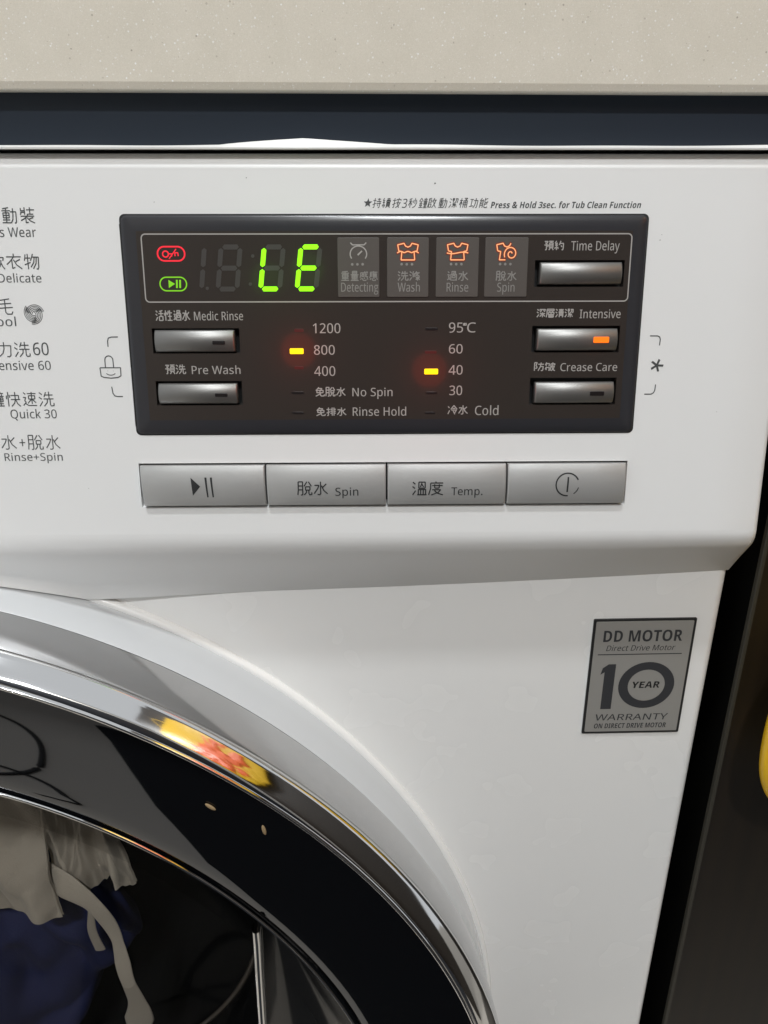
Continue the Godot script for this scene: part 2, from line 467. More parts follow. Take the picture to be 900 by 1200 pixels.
func surroundings() -> void:
	var st := begin()
	box(st, Vector3(-1.6, -0.05, -0.7), Vector3(2.2, 0.0, 3.0))
	var wood := paint(Color(0.55, 0.50, 0.43), 0.5)
	tag(part("floor", st, wood, self), "pale beige kitchen floor under the washing machine", "", "", "structure")
	st = begin()
	box(st, Vector3(-1.6, 0.0, 1.7), Vector3(2.2, 2.6, 1.8))
	tag(part("wall", st, paint(Color(0.5, 0.47, 0.43), 0.7), self), "beige kitchen wall facing the washing machine", "", "", "structure")
	st = begin()
	plate(st, -480, -430, 640, 520, 30, 0, 8, 3)
	tag(part("floor_mat", st, paint(Color(0.015, 0.0155, 0.018), 0.9), self, Transform3D(Basis(Vector3.UP, deg_to_rad(-14)) * Basis(Vector3.RIGHT, -PI / 2), Vector3(0.27, 0.001, 0.84))), "dark navy mat on the kitchen floor in front of the washing machine", "mat")
	for k in 2:
		st = begin()
		if k == 0: tube(st, [Vector3(-520, 5, 250), Vector3(-360, 5, 420), Vector3(-330, 5, 640), Vector3(-420, 5, 900), Vector3(-700, 5, 1100)], [5.0, 5.0])
		else: tube(st, [Vector3(-900, 11, 480), Vector3(-560, 11, 520), Vector3(-330, 11, 480), Vector3(-260, 5, 330), Vector3(-300, 5, 200)], [5.0, 5.0])
		tag(part("power_cable", st, paint(Color(0.01, 0.01, 0.01), 0.6), self), ["black cable curving across the pale floor, the lower of two", "black cable crossing over the other cable on the pale floor"][k], "cable", "cables on the kitchen floor")
	st = begin()
	box(st, Vector3(-0.2, 0.0, 1.3), Vector3(0.9, 1.75, 1.65))
	tag(part("opposite_cupboard", st, paint(Color(0.012, 0.015, 0.022), 0.5), self), "dark navy cupboard across the kitchen from the washing machine", "cupboard")
	st = begin()
	box(st, Vector3(0.95, 0.0, 0.12), Vector3(1.0, 2.03, 1.04))
	tag(part("kitchen_door", st, paint(Color(0.03, 0.022, 0.016), 0.5), self), "dark brown door standing open to the right of the washing machine", "door")
	var big := thing("shopping_bag", "large yellow and orange bag hanging on the open brown kitchen door", "bag", Vector3(0.925, 1.42, 0.60))
	big.rotation_degrees.y = -90
	st = begin()
	pillow(st, 385, 330, 22, 3.4, 0.05, 4.0, 12, 1)
	part("pouch", st, paint(Color(0.80, 0.47, 0.01), 0.4), big)
	st = begin()
	pillow(st, 330, 170, 20, 2.4, 0.25, 4.0, 8)
	part("printed_patch", st, paint(Color(0.85, 0.12, 0.01), 0.4), big, Transform3D(Basis(), mm(10, -90, 8)))
	st = begin()
	tube(st, [Vector3(-110, 275, 0), Vector3(-60, 380, 2), Vector3(0, 430, 4), Vector3(60, 380, 2), Vector3(110, 275, 0)], [9.0, 7.0, 7.0, 7.0, 9.0], 0.4)
	part("strap", st, paint(Color(0.7, 0.42, 0.012), 0.4), big)
	st = begin()
	tube(st, [Vector3(952, 1848, 600), Vector3(925, 1848, 600), Vector3(915, 1863, 600)], [5.0, 5.0, 5.0])
	tag(part("door_hook", st, M.chrome, self), "metal hook on the kitchen door holding the large yellow bag", "hook")
	# worktop slab with glints of quartz
	var rng := RandomNumberGenerator.new()
	rng.seed = 11
	var im := Image.create(1024, 1024, false, Image.FORMAT_RGB8)
	var rough := Image.create(1024, 1024, false, Image.FORMAT_RGB8)
	var n := FastNoiseLite.new()
	n.frequency = 0.012
	n.fractal_octaves = 5
	for y in 1024:
		for x in 1024:
			var v := n.get_noise_2d(x, y) * 0.014 + rng.randf_range(-0.02, 0.02)
			im.set_pixel(x, y, Color(0.875 + v, 0.85 + v, 0.795 + v * 1.1))
	for i in 13000:
		var x := rng.randi_range(2, 1020)
		var y := rng.randi_range(2, 1020)
		var r := 0 if rng.randf() < 0.8 else 1
		var pale := rng.randf() < 0.93
		var c := Color(0.865, 0.84, 0.785).lerp(Color(1.0, 1.0, 1.0) if pale else Color(0.66, 0.62, 0.56), rng.randf_range(0.3, 1.0))
		for dy in range(-r, r + 1):
			for dx in range(-r, r + 1):
				if dx * dx + dy * dy <= r * r and rng.randf() < 0.85:
					im.set_pixel(x + dx, y + dy, c)
	var stone := paint(Color(1, 1, 1), 0.3)
	stone.albedo_color = Color(1, 1, 1)
	stone.albedo_texture = ImageTexture.create_from_image(im)
	stone.uv1_triplanar = true
	stone.uv1_scale = Vector3(6.0, 6.0, 6.0)
	st = begin()
	var rows := []
	for q in [[24.7, -600.0], [24.7, -4.9], [25.1, -4.4], [26.8, -4.0], [76.0, -4.0], [78.0, -6.0], [78.0, -600.0]]:
		var row := PackedVector3Array()
		for i in 41:
			var x := -900.0 + 50.0 * i
			row.append(world(x, q[0] + 0.25 * sin(x * 0.011 + 0.8) * (1.0 if q[0] < 30 else 0.0), q[1]))
		rows.append(row)
	sheet(st, rows, -1)
	tag(part("countertop", st, stone, self), "pale beige speckled stone worktop above the washing machine", "countertop")
	# dark board closing the gap under the worktop
	st = begin()
	box(st, world(-320, 11.0, -16), world(330, 26.5, -9))
	tag(part("filler_board", st, paint(Color(0.010, 0.018, 0.031), 0.5), self), "dark blue-grey board in the gap between worktop and machine", "board")
	# neighbouring cupboard
	var grain := Image.create(512, 512, false, Image.FORMAT_RGB8)
	var g := FastNoiseLite.new()
	g.seed = 3
	g.frequency = 0.05
	g.fractal_octaves = 5
	for y in 512:
		for x in 512:
			var v := g.get_noise_2d(x * 1.4, y * 0.05) * 0.5 + 0.5
			grain.set_pixel(x, y, Color(0.05, 0.034, 0.017).lerp(Color(0.135, 0.10, 0.06), v))
	var dark := paint(Color(1, 1, 1), 0.42)
	dark.albedo_color = Color(1, 1, 1)
	dark.albedo_texture = ImageTexture.create_from_image(grain)
	dark.uv1_triplanar = true
	dark.uv1_scale = Vector3(3, 3, 3)
	var cup := thing("kitchen_cupboard", "dark brown wood-grain cupboard beside the washing machine's right side", "cupboard", Vector3(0.31, 0, 0))
	st = begin()
	box(st, mm(21, 849.9, -560), mm(440, 862, -6))
	box(st, mm(0.1, 100, -560), mm(440, 849.5, -1.3))
	var inky := paint(Color(0.004, 0.004, 0.0035), 0.9)
	inky.metallic_specular = 0.15
	part("carcass", st, inky, cup)
	st = begin()
	rows = []
	for q in [[0.1, -1.25], [1.2, 0.0], [438.0, 0.0], [438.0, -19.0]]:
		rows.append(PackedVector3Array([mm(q[0], 850, q[1]), mm(q[0], 104, q[1])]))
	sheet(st, rows, -1)
	part("cupboard_door", st, dark, cup)
	st = begin()
	rows = []
	for q in [[0.0, -1.1], [0.3, 0.05], [0.7, 0.25], [1.7, 0.2]]:
		rows.append(PackedVector3Array([mm(q[0], 850, q[1]), mm(q[0], 104, q[1])]))
	sheet(st, rows, -1)
	part("edge_strip", st, paint(Color(0.035, 0.032, 0.024), 0.5), cup)
	# yellow bag hanging on the cupboard door
	var bag := thing("yellow_bag", "glossy yellow bag hanging against the dark cupboard at the right edge", "bag", world(379, -130, 17))
	bag.rotation_degrees.z = -22
	st = begin()
	pillow(st, 48, 92, 15, 3.2, 0.06, 2.2, 5, 2)
	part("pouch", st, paint(Color(0.80, 0.47, 0.01), 0.3), bag)
	st = begin()
	pillow(st, 33, 34, 11.5, 2.4, 0.2, 0.5, 8)
	part("printed_patch", st, paint(Color(0.70, 0.10, 0.015), 0.3), bag, Transform3D(Basis(), mm(-6, -14, 5)))
	st = begin()
	tube(st, [Vector3(-24, 84, 0), Vector3(-14, 120, -2), Vector3(0, 150, -4), Vector3(14, 120, -2), Vector3(24, 84, 0)], [4.0, 3.0, 3.0, 3.0, 4.0], 0.3)
	part("strap", st, paint(Color(0.7, 0.42, 0.012), 0.4), bag)
	st = begin()
	tube(st, [Vector3(434, 6, 0), Vector3(434, 6, 14), Vector3(434, 11, 20)], [3.0, 3.0, 3.0])
	tag(part("cupboard_hook", st, M.chrome, self, Transform3D(Basis(), Vector3(0, 0.838, 0))), "small metal hook holding up the yellow bag", "hook")

func pillow(st: SurfaceTool, a: float, b: float, c: float, power: float, wobble := 0.0, fold := 0.0, seed_ := 1, fine := 1) -> void:   # a soft lens-shaped bag, seams in the xy plane
	var n := FastNoiseLite.new()
	n.seed = seed_
	n.frequency = 0.012
	n.fractal_octaves = 1
	var rows := []
	for i in 40 * fine + 1:
		var p := PI * (i / (40.0 * fine) - 0.5)
		var row := PackedVector3Array()
		for j in 96 * fine:
			var t := -TAU * j / (96 * fine)
			var rim := pow(pow(absf(cos(t)), power) + pow(absf(sin(t)), power), -1.0 / power)
			var q := Vector3(a * cos(t) * rim * cos(p), b * sin(t) * rim * cos(p), c * sin(p))
			var k := n.get_noise_3d(q.x, q.y, q.z * 2)
			var k2 := n.get_noise_3d(q.x * 2.3 + 90, q.y * 0.9, q.z)
			q *= 1.0 + wobble * k
			# creases: sharp valleys between soft rolls
			q.z += fold * (absf(sin(q.x * 0.062 + 2.2 * k + q.y * 0.022)) - 0.5 + 0.35 * sin(q.y * 0.07 - q.x * 0.03 + 3.0 * k2)) * pow(cos(p), 0.6)
			row.append(q * 0.001)
		rows.append(row)
	sheet(st, rows, 1, true)

# ---------------------------------------------------------------- machine
func cabinet() -> void:
	# front sheet with the round opening for the door
	var st := begin()
	var rows := [PackedVector3Array(), PackedVector3Array()]
	var n := 240
	for i in n:
		var t := -TAU * i / n
		var d := Vector2(cos(t), sin(t))
		var k := minf((297.4 if d.x != 0 else 0.0) / maxf(absf(d.x), 1e-6), (290.0 if d.y > 0 else 500.0) / maxf(absf(d.y), 1e-6))
		rows[1].append(world(198 * d.x, -338 + 198 * d.y, -0.2))
		rows[0].append(world(k * d.x, -338 + k * d.y, -0.2))
	sheet(st, rows, -1, true)
	for s in [-1.0, 1.0]:
		var corner := []
		for i in 9:
			var t := PI / 2 * i / 8
			corner.append(PackedVector3Array([world(s * (297.4 + 3 * sin(t)), -838, -3.2 + 3 * cos(t)), world(s * (297.4 + 3 * sin(t)), -48, -3.2 + 3 * cos(t))]))
		corner.append(PackedVector3Array([world(s * 300.4, -838, -560), world(s * 300.4, -48, -560)]))
		for i in corner.size():
			if s > 0: corner[i].reverse()
		sheet(st, corner.slice(0, 9), 1)
		sheet(st, corner.slice(8), -1)
	part("body", st, M.body, machine)
	st = begin()
	box(st, world(-299, -100, -559), world(299, 10.5, -16))
	part("inner_frame", st, M.black, machine)
	# worktop plate of the machine; its front lip is bent up a little in one place
	st = begin()
	var lip := [PackedVector3Array(), PackedVector3Array(), PackedVector3Array(), PackedVector3Array(), PackedVector3Array()]
	for i in 241:
		var x := -300.0 + 2.5 * i
		var bump := 1.5 * pow(clampf(1.0 - absf(x - 163.0) / 23.0, 0, 1), 0.85)
		bump += 0.16 * sin(x * 0.045) + 0.07 * sin(x * 0.13 + 1.0)
		var top := 11.85 + bump
		lip[0].append(world(x, 10.7, -40))
		lip[1].append(world(x, 10.7, -0.8))
		lip[2].append(world(x, 11.15, -0.75))
		lip[3].append(world(x, top, -2.6))
		lip[4].append(world(x, 11.7, -40))
	sheet(st, lip, -1)
	part("lid", st, M.lid, machine)
	# drum behind the door
	st = begin()
	lathe(st, [[199, -0.6], [196, -12], [192, -30], [170, -40], [168, -60]], 1, 120)
	part("door_seal", st, M.seal, machine, Transform3D(Basis(), world(0, -338, 0)))
	st = begin()
	lathe(st, [[168, -60], [235, -75], [235, -340], [0.5, -345]], -1, 120)
	part("drum", st, M.drum, machine, Transform3D(Basis(), world(0, -338, 0)))

func lean(x: float, v: float, w: float) -> Vector3:
	return panel_frame * mm(x, v, w)

func fascia_and_buttons() -> void:
	var st := begin()
	# columns across the machine: x and how far the edge has rounded back
	var cols := []
	for q in [[-300.0, -14.0], [-300.0, -2.0], [-299.5, -0.7], [-298.0, 0.0]]: cols.append(q)
	for i in 22: cols.append([-290.0 + 400.0 * i / 22.0, 0.0])
	cols.append([111.4, 0.0])
	for i in range(1, 12): cols.append([111.4 + 146.2 * i / 12.0, 0.0])
	cols.append([257.6, 0.0])
	for q in [[270.0, 0.0], [284.0, 0.0], [298.0, 0.0], [299.5, -0.7], [300.0, -2.0], [300.0, -14.0]]: cols.append(q)
	var row_at := func(v: float, w: float) -> PackedVector3Array:
		var row := PackedVector3Array()
		for c in cols: row.append(lean(c[0], v, w + c[1]))
		return row
	# the face, left open where the four long buttons sit
	var levels := [3.6, 12.0, 25.45, 36.5, 92.5, 106.9]
	for i in 5:
		var a: PackedVector3Array = row_at.call(levels[i], 0.0)
		var b: PackedVector3Array = row_at.call(levels[i + 1], 0.0)
		st.set_smooth_group(1)
		for j in cols.size() - 1:
			if i % 2 == 1 and cols[j][0] > 111.0 and cols[j][0] < 257.0: continue
			quad(st, a[j], b[j], b[j + 1], a[j + 1])
	# upper bevel
	sheet(st, [row_at.call(106.9, 0.0), row_at.call(107.3, -0.03), row_at.call(107.8, -0.22), row_at.call(110.3, -1.5), row_at.call(110.9, -2.1), row_at.call(111.1, -3.2), row_at.call(111.1, -16.0)], 2)
	# walls of the button slot
	st.set_smooth_group(-1)
	quad(st, lean(111.4, 12, 0), lean(112.2, 12.9, -5), lean(256.9, 12.9, -5), lean(257.6, 12, 0))
	quad(st, lean(111.4, 25.45, -5), lean(111.4, 25.45, 0), lean(257.6, 25.45, 0), lean(257.6, 25.45, -5))
	quad(st, lean(111.4, 12, 0), lean(111.4, 25.45, 0), lean(111.6, 25.45, -5), lean(112.2, 12.9, -5))
	quad(st, lean(256.9, 12.9, -5), lean(257.4, 25.45, -5), lean(257.6, 25.45, 0), lean(257.6, 12, 0))
	# rounded lip and the slanting underside that runs back to the body
	var bottom := []
	for s in 15:
		bottom.append(PackedVector3Array())
	var across: Array[float] = [-300.0, -299.5]
	for i in 181: across.append(-298.0 + 596.0 * i / 180.0)
	across.append_array([299.5, 300.0])
	for x in across:
		var flat := 1.0 - pow(x / 300.0, 2)
		var edge := 0.0
		if absf(x) > 299.0: edge = -2.0 if absf(x) > 299.8 else -0.7
		var p0 := lean(x, 3.6, edge)
		var corner := lean(x, -1.25 * flat - 0.1, edge)
		var yb := -125.3 + 8.5 * pow(x / 300.0, 2)
		var low := world(x, yb, -0.1)
		var ring := sqrt(maxf(230.5 * 230.5 - x * x, 0.0)) - 338.0
		if ring > yb and absf(x) < 226.0:
			var share := clampf((corner.y - world(0, ring, 0).y) / (corner.y - low.y), 0.35, 1.0)
			low = corner.lerp(low, share)
		var p2 := corner.lerp(low, 0.18)
		for s in 9:
			var f := s / 8.0
			bottom[14 - s].append(p0.lerp(corner, f).lerp(corner.lerp(p2, f), f))
		for s in 5:
			var f := (s + 1) / 5.0
			var q := p2.lerp(low, f)
			q += Vector3(0, -0.35, 0.9) * 0.0011 * sin(PI * f) * smoothstep(285.0, 90.0, absf(x))
			q.z += 0.0022 * pow(f, 8.0) * 1.7 * smoothstep(150.0, 60.0, absf(x))
			bottom[5 - s].append(q)
		bottom[0].append(Vector3(low.x, low.y, -0.004))
	sheet(st, bottom.slice(1), 3)
	sheet(st, bottom.slice(0, 2), -1)
	# end caps
	for s in [-1.0, 1.0]:
		st.set_smooth_group(-1)
		var a := lean(s * 300, 111, -14)
		var b := lean(s * 300, 111, -2)
		var c := lean(s * 300, 0.5, -2)
		var d := world(s * 300, -116.8, -0.1)
		var e := world(s * 300, -116.8, -30)
		for t in [[a, b, c], [a, c, d], [a, d, e]]:
			if s > 0: tri(st, t[0], t[1], t[2])
			else: tri(st, t[2], t[1], t[0])
	var fascia := part("control_fascia", st, M.white, machine)
	fascia.set_meta("label", "white control fascia leaning back above the door")
	st = begin()
	box(st, mm(111.0, 11.6, -6.2), mm(258.0, 25.9, -5.02))
	part("button_well", st, M.black, machine, panel_frame)
	# four long silver buttons
	var edges := [[111.95, 148.85], [149.3, 184.95], [185.4, 220.9], [221.35, 256.9]]
	var made := []
	for k in 4:
		st = begin()
		long_button(st, edges[k][0], edges[k][1], 12.75, 24.9, k)
		var b := part("long_button", st, M.silver, machine, panel_frame)
		b.set_meta("label", ["silver start and pause button", "silver spin speed button", "silver temperature button", "silver power button"][k])
		made.append(b)
	var button_spin: Node = made[1]
	var button_temp: Node = made[2]
	var ink: Material = M.button_ink
	bulging = true
	st = begin()
	flat_poly(st, PackedVector2Array([Vector2(127.0, 21.5), Vector2(129.75, 18.8), Vector2(127.4, 16.0)]), 0.06)
	part("play_symbol", st, M.button_ink, made[0])
	for x in [131.4, 133.0]:
		st = begin()
		flat_poly(st, PackedVector2Array([Vector2(x - 0.3, 21.5), Vector2(x + 0.32, 21.5), Vector2(x + 0.62, 15.5), Vector2(x + 0.2, 15.4)]), 0.06)
		part("pause_symbol", st, M.button_ink, made[0])
	st = begin()
	stroke(st, arc(239.3, 18.7, 3.45, 25, 275, 30), 0.42, 0.06)
	stroke(st, arc(239.3, 18.7, 3.45, 305, 345, 8), 0.3, 0.06)
	stroke(st, PackedVector2Array([Vector2(239.45, 21.0), Vector2(239.3, 16.4)]), 0.5, 0.065)
	part("power_symbol", st, M.button_ink, made[3])
	characters(button_spin, "脫水", 158.35, 167.84, 15.77, 20.35, 0.06, ink, 0.36)
	lettering(button_spin, "Spin", 169.80, 176.68, 15.71, 2.47, 0.06, ink)
	characters(button_temp, "溫度", 192.59, 202.23, 15.55, 20.14, 0.06, ink, 0.36)
	lettering(button_temp, "Temp.", 204.48, 213.86, 15.63, 2.46, 0.06, ink)
	bulging = false
	# print on the white face
	characters(fascia, "動", 79.33, 83.87, 92.58, 97.07, 0.05, M.ink)
	characters(fascia, "裝", 84.34, 88.77, 92.57, 97.07, 0.05, M.ink)
	lettering(fascia, "Sports Wear", 70.49, 88.44, 89.18, 2.49, 0.05, M.ink)
	characters(fascia, "軟", 74.30, 79.02, 80.48, 84.97, 0.05, M.ink)
	characters(fascia, "衣", 79.02, 83.89, 80.44, 84.96, 0.05, M.ink)
	characters(fascia, "物", 84.10, 88.60, 80.47, 84.96, 0.05, M.ink)
	lettering(fascia, "Delicate", 76.60, 88.58, 77.12, 2.33, 0.05, M.ink)
	characters(fascia, "毛", 75.38, 79.93, 68.26, 72.98, 0.05, M.ink)
	lettering(fascia, "Wool", 70.68, 80.13, 65.24, 2.46, 0.05, M.ink)
	characters(fascia, "力", 73.68, 78.41, 56.49, 61.03, 0.05, M.ink)
	characters(fascia, "洗", 78.53, 83.39, 56.47, 61.01, 0.05, M.ink)
	lettering(fascia, "60", 84.05, 88.49, 57.12, 3.52, 0.05, M.ink)
	lettering(fascia, "Intensive 60", 69.11, 88.60, 52.96, 2.56, 0.05, M.ink)
	characters(fascia, "鐘", 69.60, 74.35, 42.44, 46.94, 0.05, M.ink)
	characters(fascia, "快", 74.51, 78.92, 42.34, 46.93, 0.05, M.ink)
	characters(fascia, "速", 79.19, 83.66, 42.32, 46.91, 0.05, M.ink)
	characters(fascia, "洗", 83.95, 88.69, 42.30, 46.89, 0.05, M.ink)
	lettering(fascia, "Quick 30", 75.45, 88.84, 39.04, 2.53, 0.05, M.ink)
	characters(fascia, "過", 66.48, 71.23, 29.71, 34.24, 0.05, M.ink)
	characters(fascia, "水", 71.35, 76.42, 29.66, 34.36, 0.05, M.ink)
	characters(fascia, "加", 76.88, 78.88, 30.59, 33.21, 0.05, M.ink)
	characters(fascia, "脫", 79.29, 84.14, 29.62, 34.32, 0.05, M.ink)
	characters(fascia, "水", 84.42, 89.14, 29.59, 34.30, 0.05, M.ink)
	lettering(fascia, "Rinse+Spin", 72.16, 89.22, 26.45, 2.30, 0.05, M.ink)
	characters(fascia, "持", 181.40, 183.94, 96.60, 99.35, 0.05, M.ink, 0.2, 0.2)
	characters(fascia, "續", 184.01, 186.56, 96.60, 99.35, 0.05, M.ink, 0.2, 0.2)
	characters(fascia, "按", 186.82, 189.37, 96.60, 99.35, 0.05, M.ink, 0.2, 0.2)
	characters(fascia, "秒", 191.25, 193.80, 96.60, 99.35, 0.05, M.ink, 0.2, 0.2)
	characters(fascia, "鐘", 194.13, 196.68, 96.60, 99.35, 0.05, M.ink, 0.2, 0.2)
	characters(fascia, "啟", 196.61, 199.16, 96.59, 99.35, 0.05, M.ink, 0.2, 0.2)
	characters(fascia, "動", 199.57, 202.12, 96.59, 99.35, 0.05, M.ink, 0.2, 0.2)
	characters(fascia, "潔", 202.52, 205.07, 96.59, 99.35, 0.05, M.ink, 0.2, 0.2)
	characters(fascia, "桶", 205.31, 207.86, 96.59, 99.35, 0.05, M.ink, 0.2, 0.2)
	characters(fascia, "功", 208.10, 210.65, 96.59, 99.35, 0.05, M.ink, 0.2, 0.2)
	characters(fascia, "能", 210.84, 213.40, 96.59, 99.35, 0.05, M.ink, 0.2, 0.2)
	lettering(fascia, "3", 189.72, 190.95, 96.69, 2.33, 0.05, M.ink, 0.2, false)
	lettering(fascia, "Press & Hold 3sec. for Tub Clean Function", 214.25, 255.91, 96.62, 1.64, 0.05, M.ink, 0.2, true)
	symbols_on_white(fascia)
	for q in [[198.6, 103.0, 0.5], [147.0, 104.4, 0.3], [121.5, 98.2, 0.25], [262.0, 88.2, 0.3], [262.4, 89.6, 0.22], [96.0, 18.0, 0.22], [283.0, 40.0, 0.2]]:
		st = begin()
		var blot := PackedVector2Array()
		for i in 8: blot.append(Vector2(q[0], q[1]) + Vector2.from_angle(-TAU * i / 8) * q[2] * (0.35 if i % 3 else 0.6))
		flat_poly(st, blot, 0.04)
		part("dirt_speck", st, M.ink, fascia, panel_frame)

func long_button(st: SurfaceTool, x0: float, x1: float, v0: float, v1: float, k: int) -> void:
	var prof := []
	for i in 15:
		var f := i / 14.0
		var h := crown(lerpf(v0, v1, f))
		prof.append([lerpf(v0, v1, f), h])
	prof.push_front([v0 + 0.05, -4.0])
	prof.append([v1 - 0.05, -4.0])
	var rows := []
	var xs := [x0, x0 + 0.12, x0 + 0.45, lerpf(x0, x1, 0.3), lerpf(x0, x1, 0.7), x1 - 0.45, x1 - 0.12, x1]
	for q in prof:
		var row := PackedVector3Array()
		for i in xs.size():
			var drop: float = [0.5, 0.12, 0.0, 0.0, 0.0, 0.0, 0.12, 0.5][i]
			# outer ends slant with the slot, as moulded
			var slant: float = 0.0
			if k == 0 and i < 3: slant = (24.9 - q[0]) * 0.055
			if k == 3 and i > 4: slant = -(24.9 - q[0]) * 0.02
			if (k == 0 and i > 4) or (k == 1 and i < 3): slant = (24.9 - q[0]) * 0.02
			row.append(mm(xs[i] + slant, q[0], q[1] - drop))
		rows.append(row)
	sheet(st, rows.slice(1, 16), 1)
	sheet(st, rows.slice(0, 2), -1)
	sheet(st, rows.slice(15), -1)
	for i in rows.size() - 1:
		var a: PackedVector3Array = rows[i]
		var b: PackedVector3Array = rows[i + 1]
		var deep_a := Vector3(a[0].x, a[0].y, -0.004)
		var deep_b := Vector3(b[0].x, b[0].y, -0.004)
		st.set_smooth_group(-1)
		quad(st, deep_a, deep_b, b[0], a[0])
		var last := a.size() - 1
		quad(st, a[last], b[last], Vector3(b[last].x, b[last].y, -0.004), Vector3(a[last].x, a[last].y, -0.004))

func symbols_on_white(fascia: Node) -> void:
	var z := 0.05
	# bracket marks, child-lock face and asterisk
	for q in [
		[Vector2(105.46, 59.4), Vector2(105.46, 61.0), Vector2(105.75, 61.85), Vector2(106.6, 62.12), Vector2(108.5, 62.15)],
		[Vector2(105.5, 48.1), Vector2(105.7, 46.2), Vector2(106.2, 45.45), Vector2(107.0, 45.25), Vector2(108.5, 45.25)],
		[Vector2(261.3, 62.0), Vector2(263.5, 62.0), Vector2(264.15, 61.7), Vector2(264.4, 61.0), Vector2(264.3, 59.3)],
		[Vector2(261.0, 45.3), Vector2(263.0, 45.3), Vector2(263.7, 45.7), Vector2(264.0, 46.4), Vector2(264.1, 48.1)]]:
		var b := begin()
		stroke(b, PackedVector2Array(q), 0.3, z)
		part("bracket_mark", b, M.ink, fascia, panel_frame)
	var st := begin()
	var hoop := PackedVector2Array([Vector2(104.2, 53.6)])
	hoop.append_array(arc(105.35, 55.7, 1.15, 180, 0, 12))
	hoop.append(Vector2(106.55, 53.6))
	stroke(st, hoop, 0.3, z)
	stroke(st, PackedVector2Array([Vector2(102.6, 53.5), Vector2(108.5, 53.5), Vector2(108.45, 51.2)]), 0.3, z + 0.002)
	stroke(st, PackedVector2Array([Vector2(102.6, 53.5), Vector2(102.75, 51.1), Vector2(103.6, 50.75), Vector2(105.6, 50.55), Vector2(107.6, 50.75), Vector2(108.45, 51.2)]), 0.3, z + 0.004)
	stroke(st, arc(105.6, 52.3, 1.4, 205, 335, 12, 0.9), 0.22, z + 0.006)
	for x in [104.75, 106.35]: stroke(st, PackedVector2Array([Vector2(x, 52.6), Vector2(x + 0.05, 52.62)]), 0.36, z + 0.008)
	part("lock_symbol", st, M.ink, fascia, panel_frame)
	st = begin()
	for i in 5:
		var t := deg_to_rad(70 + 72 * i)
		stroke(st, PackedVector2Array([Vector2(264.0, 53.6), Vector2(264.0 + 1.85 * cos(t), 53.6 + 1.75 * sin(t))]), 0.62, z + 0.003 * i)
	part("asterisk_symbol", st, M.ink, fascia, panel_frame)
	st = begin()
	var star := PackedVector2Array()
	for i in 10:
		var t := deg_to_rad(90.0 - 36 * i)
		var r := 1.25 if i % 2 == 0 else 0.52
		star.append(Vector2(180.15 + r * cos(t) + 0.15 * r * sin(t), 97.95 + r * sin(t)))
	flat_poly(st, star, z)
	part("star_symbol", st, M.ink, fascia, panel_frame)
	# three hanks of yarn twisted round one another
	st = begin()
	for k in 3:
		var turn := deg_to_rad(-120.0 * k)
		for i in 5:
			var pts := PackedVector2Array()
			for s in 13:
				var t := deg_to_rad(lerpf(170, 20, s / 12.0))
				var r := 1.15 + 0.42 * i
				pts.append(Vector2(85.4, 68.6) + (Vector2(0.55 - 0.05 * i, -0.35) + Vector2(r * cos(t), r * 1.05 * sin(t))).rotated(turn) * 0.95)
			stroke(st, pts, 0.17, z + 0.002 * (i + 5 * k))
	part("yarn_symbol", st, M.ink, fascia, panel_frame)

# ---------------------------------------------------------------- display window
const POCKETS := [[118.7, 57.5, 143.3, 64.5], [118.5, 42.7, 143.3, 49.7], [227.2, 75.6, 252.2, 82.8], [226.9, 57.4, 252.3, 64.9], [226.6, 42.4, 252.2, 50.2]]

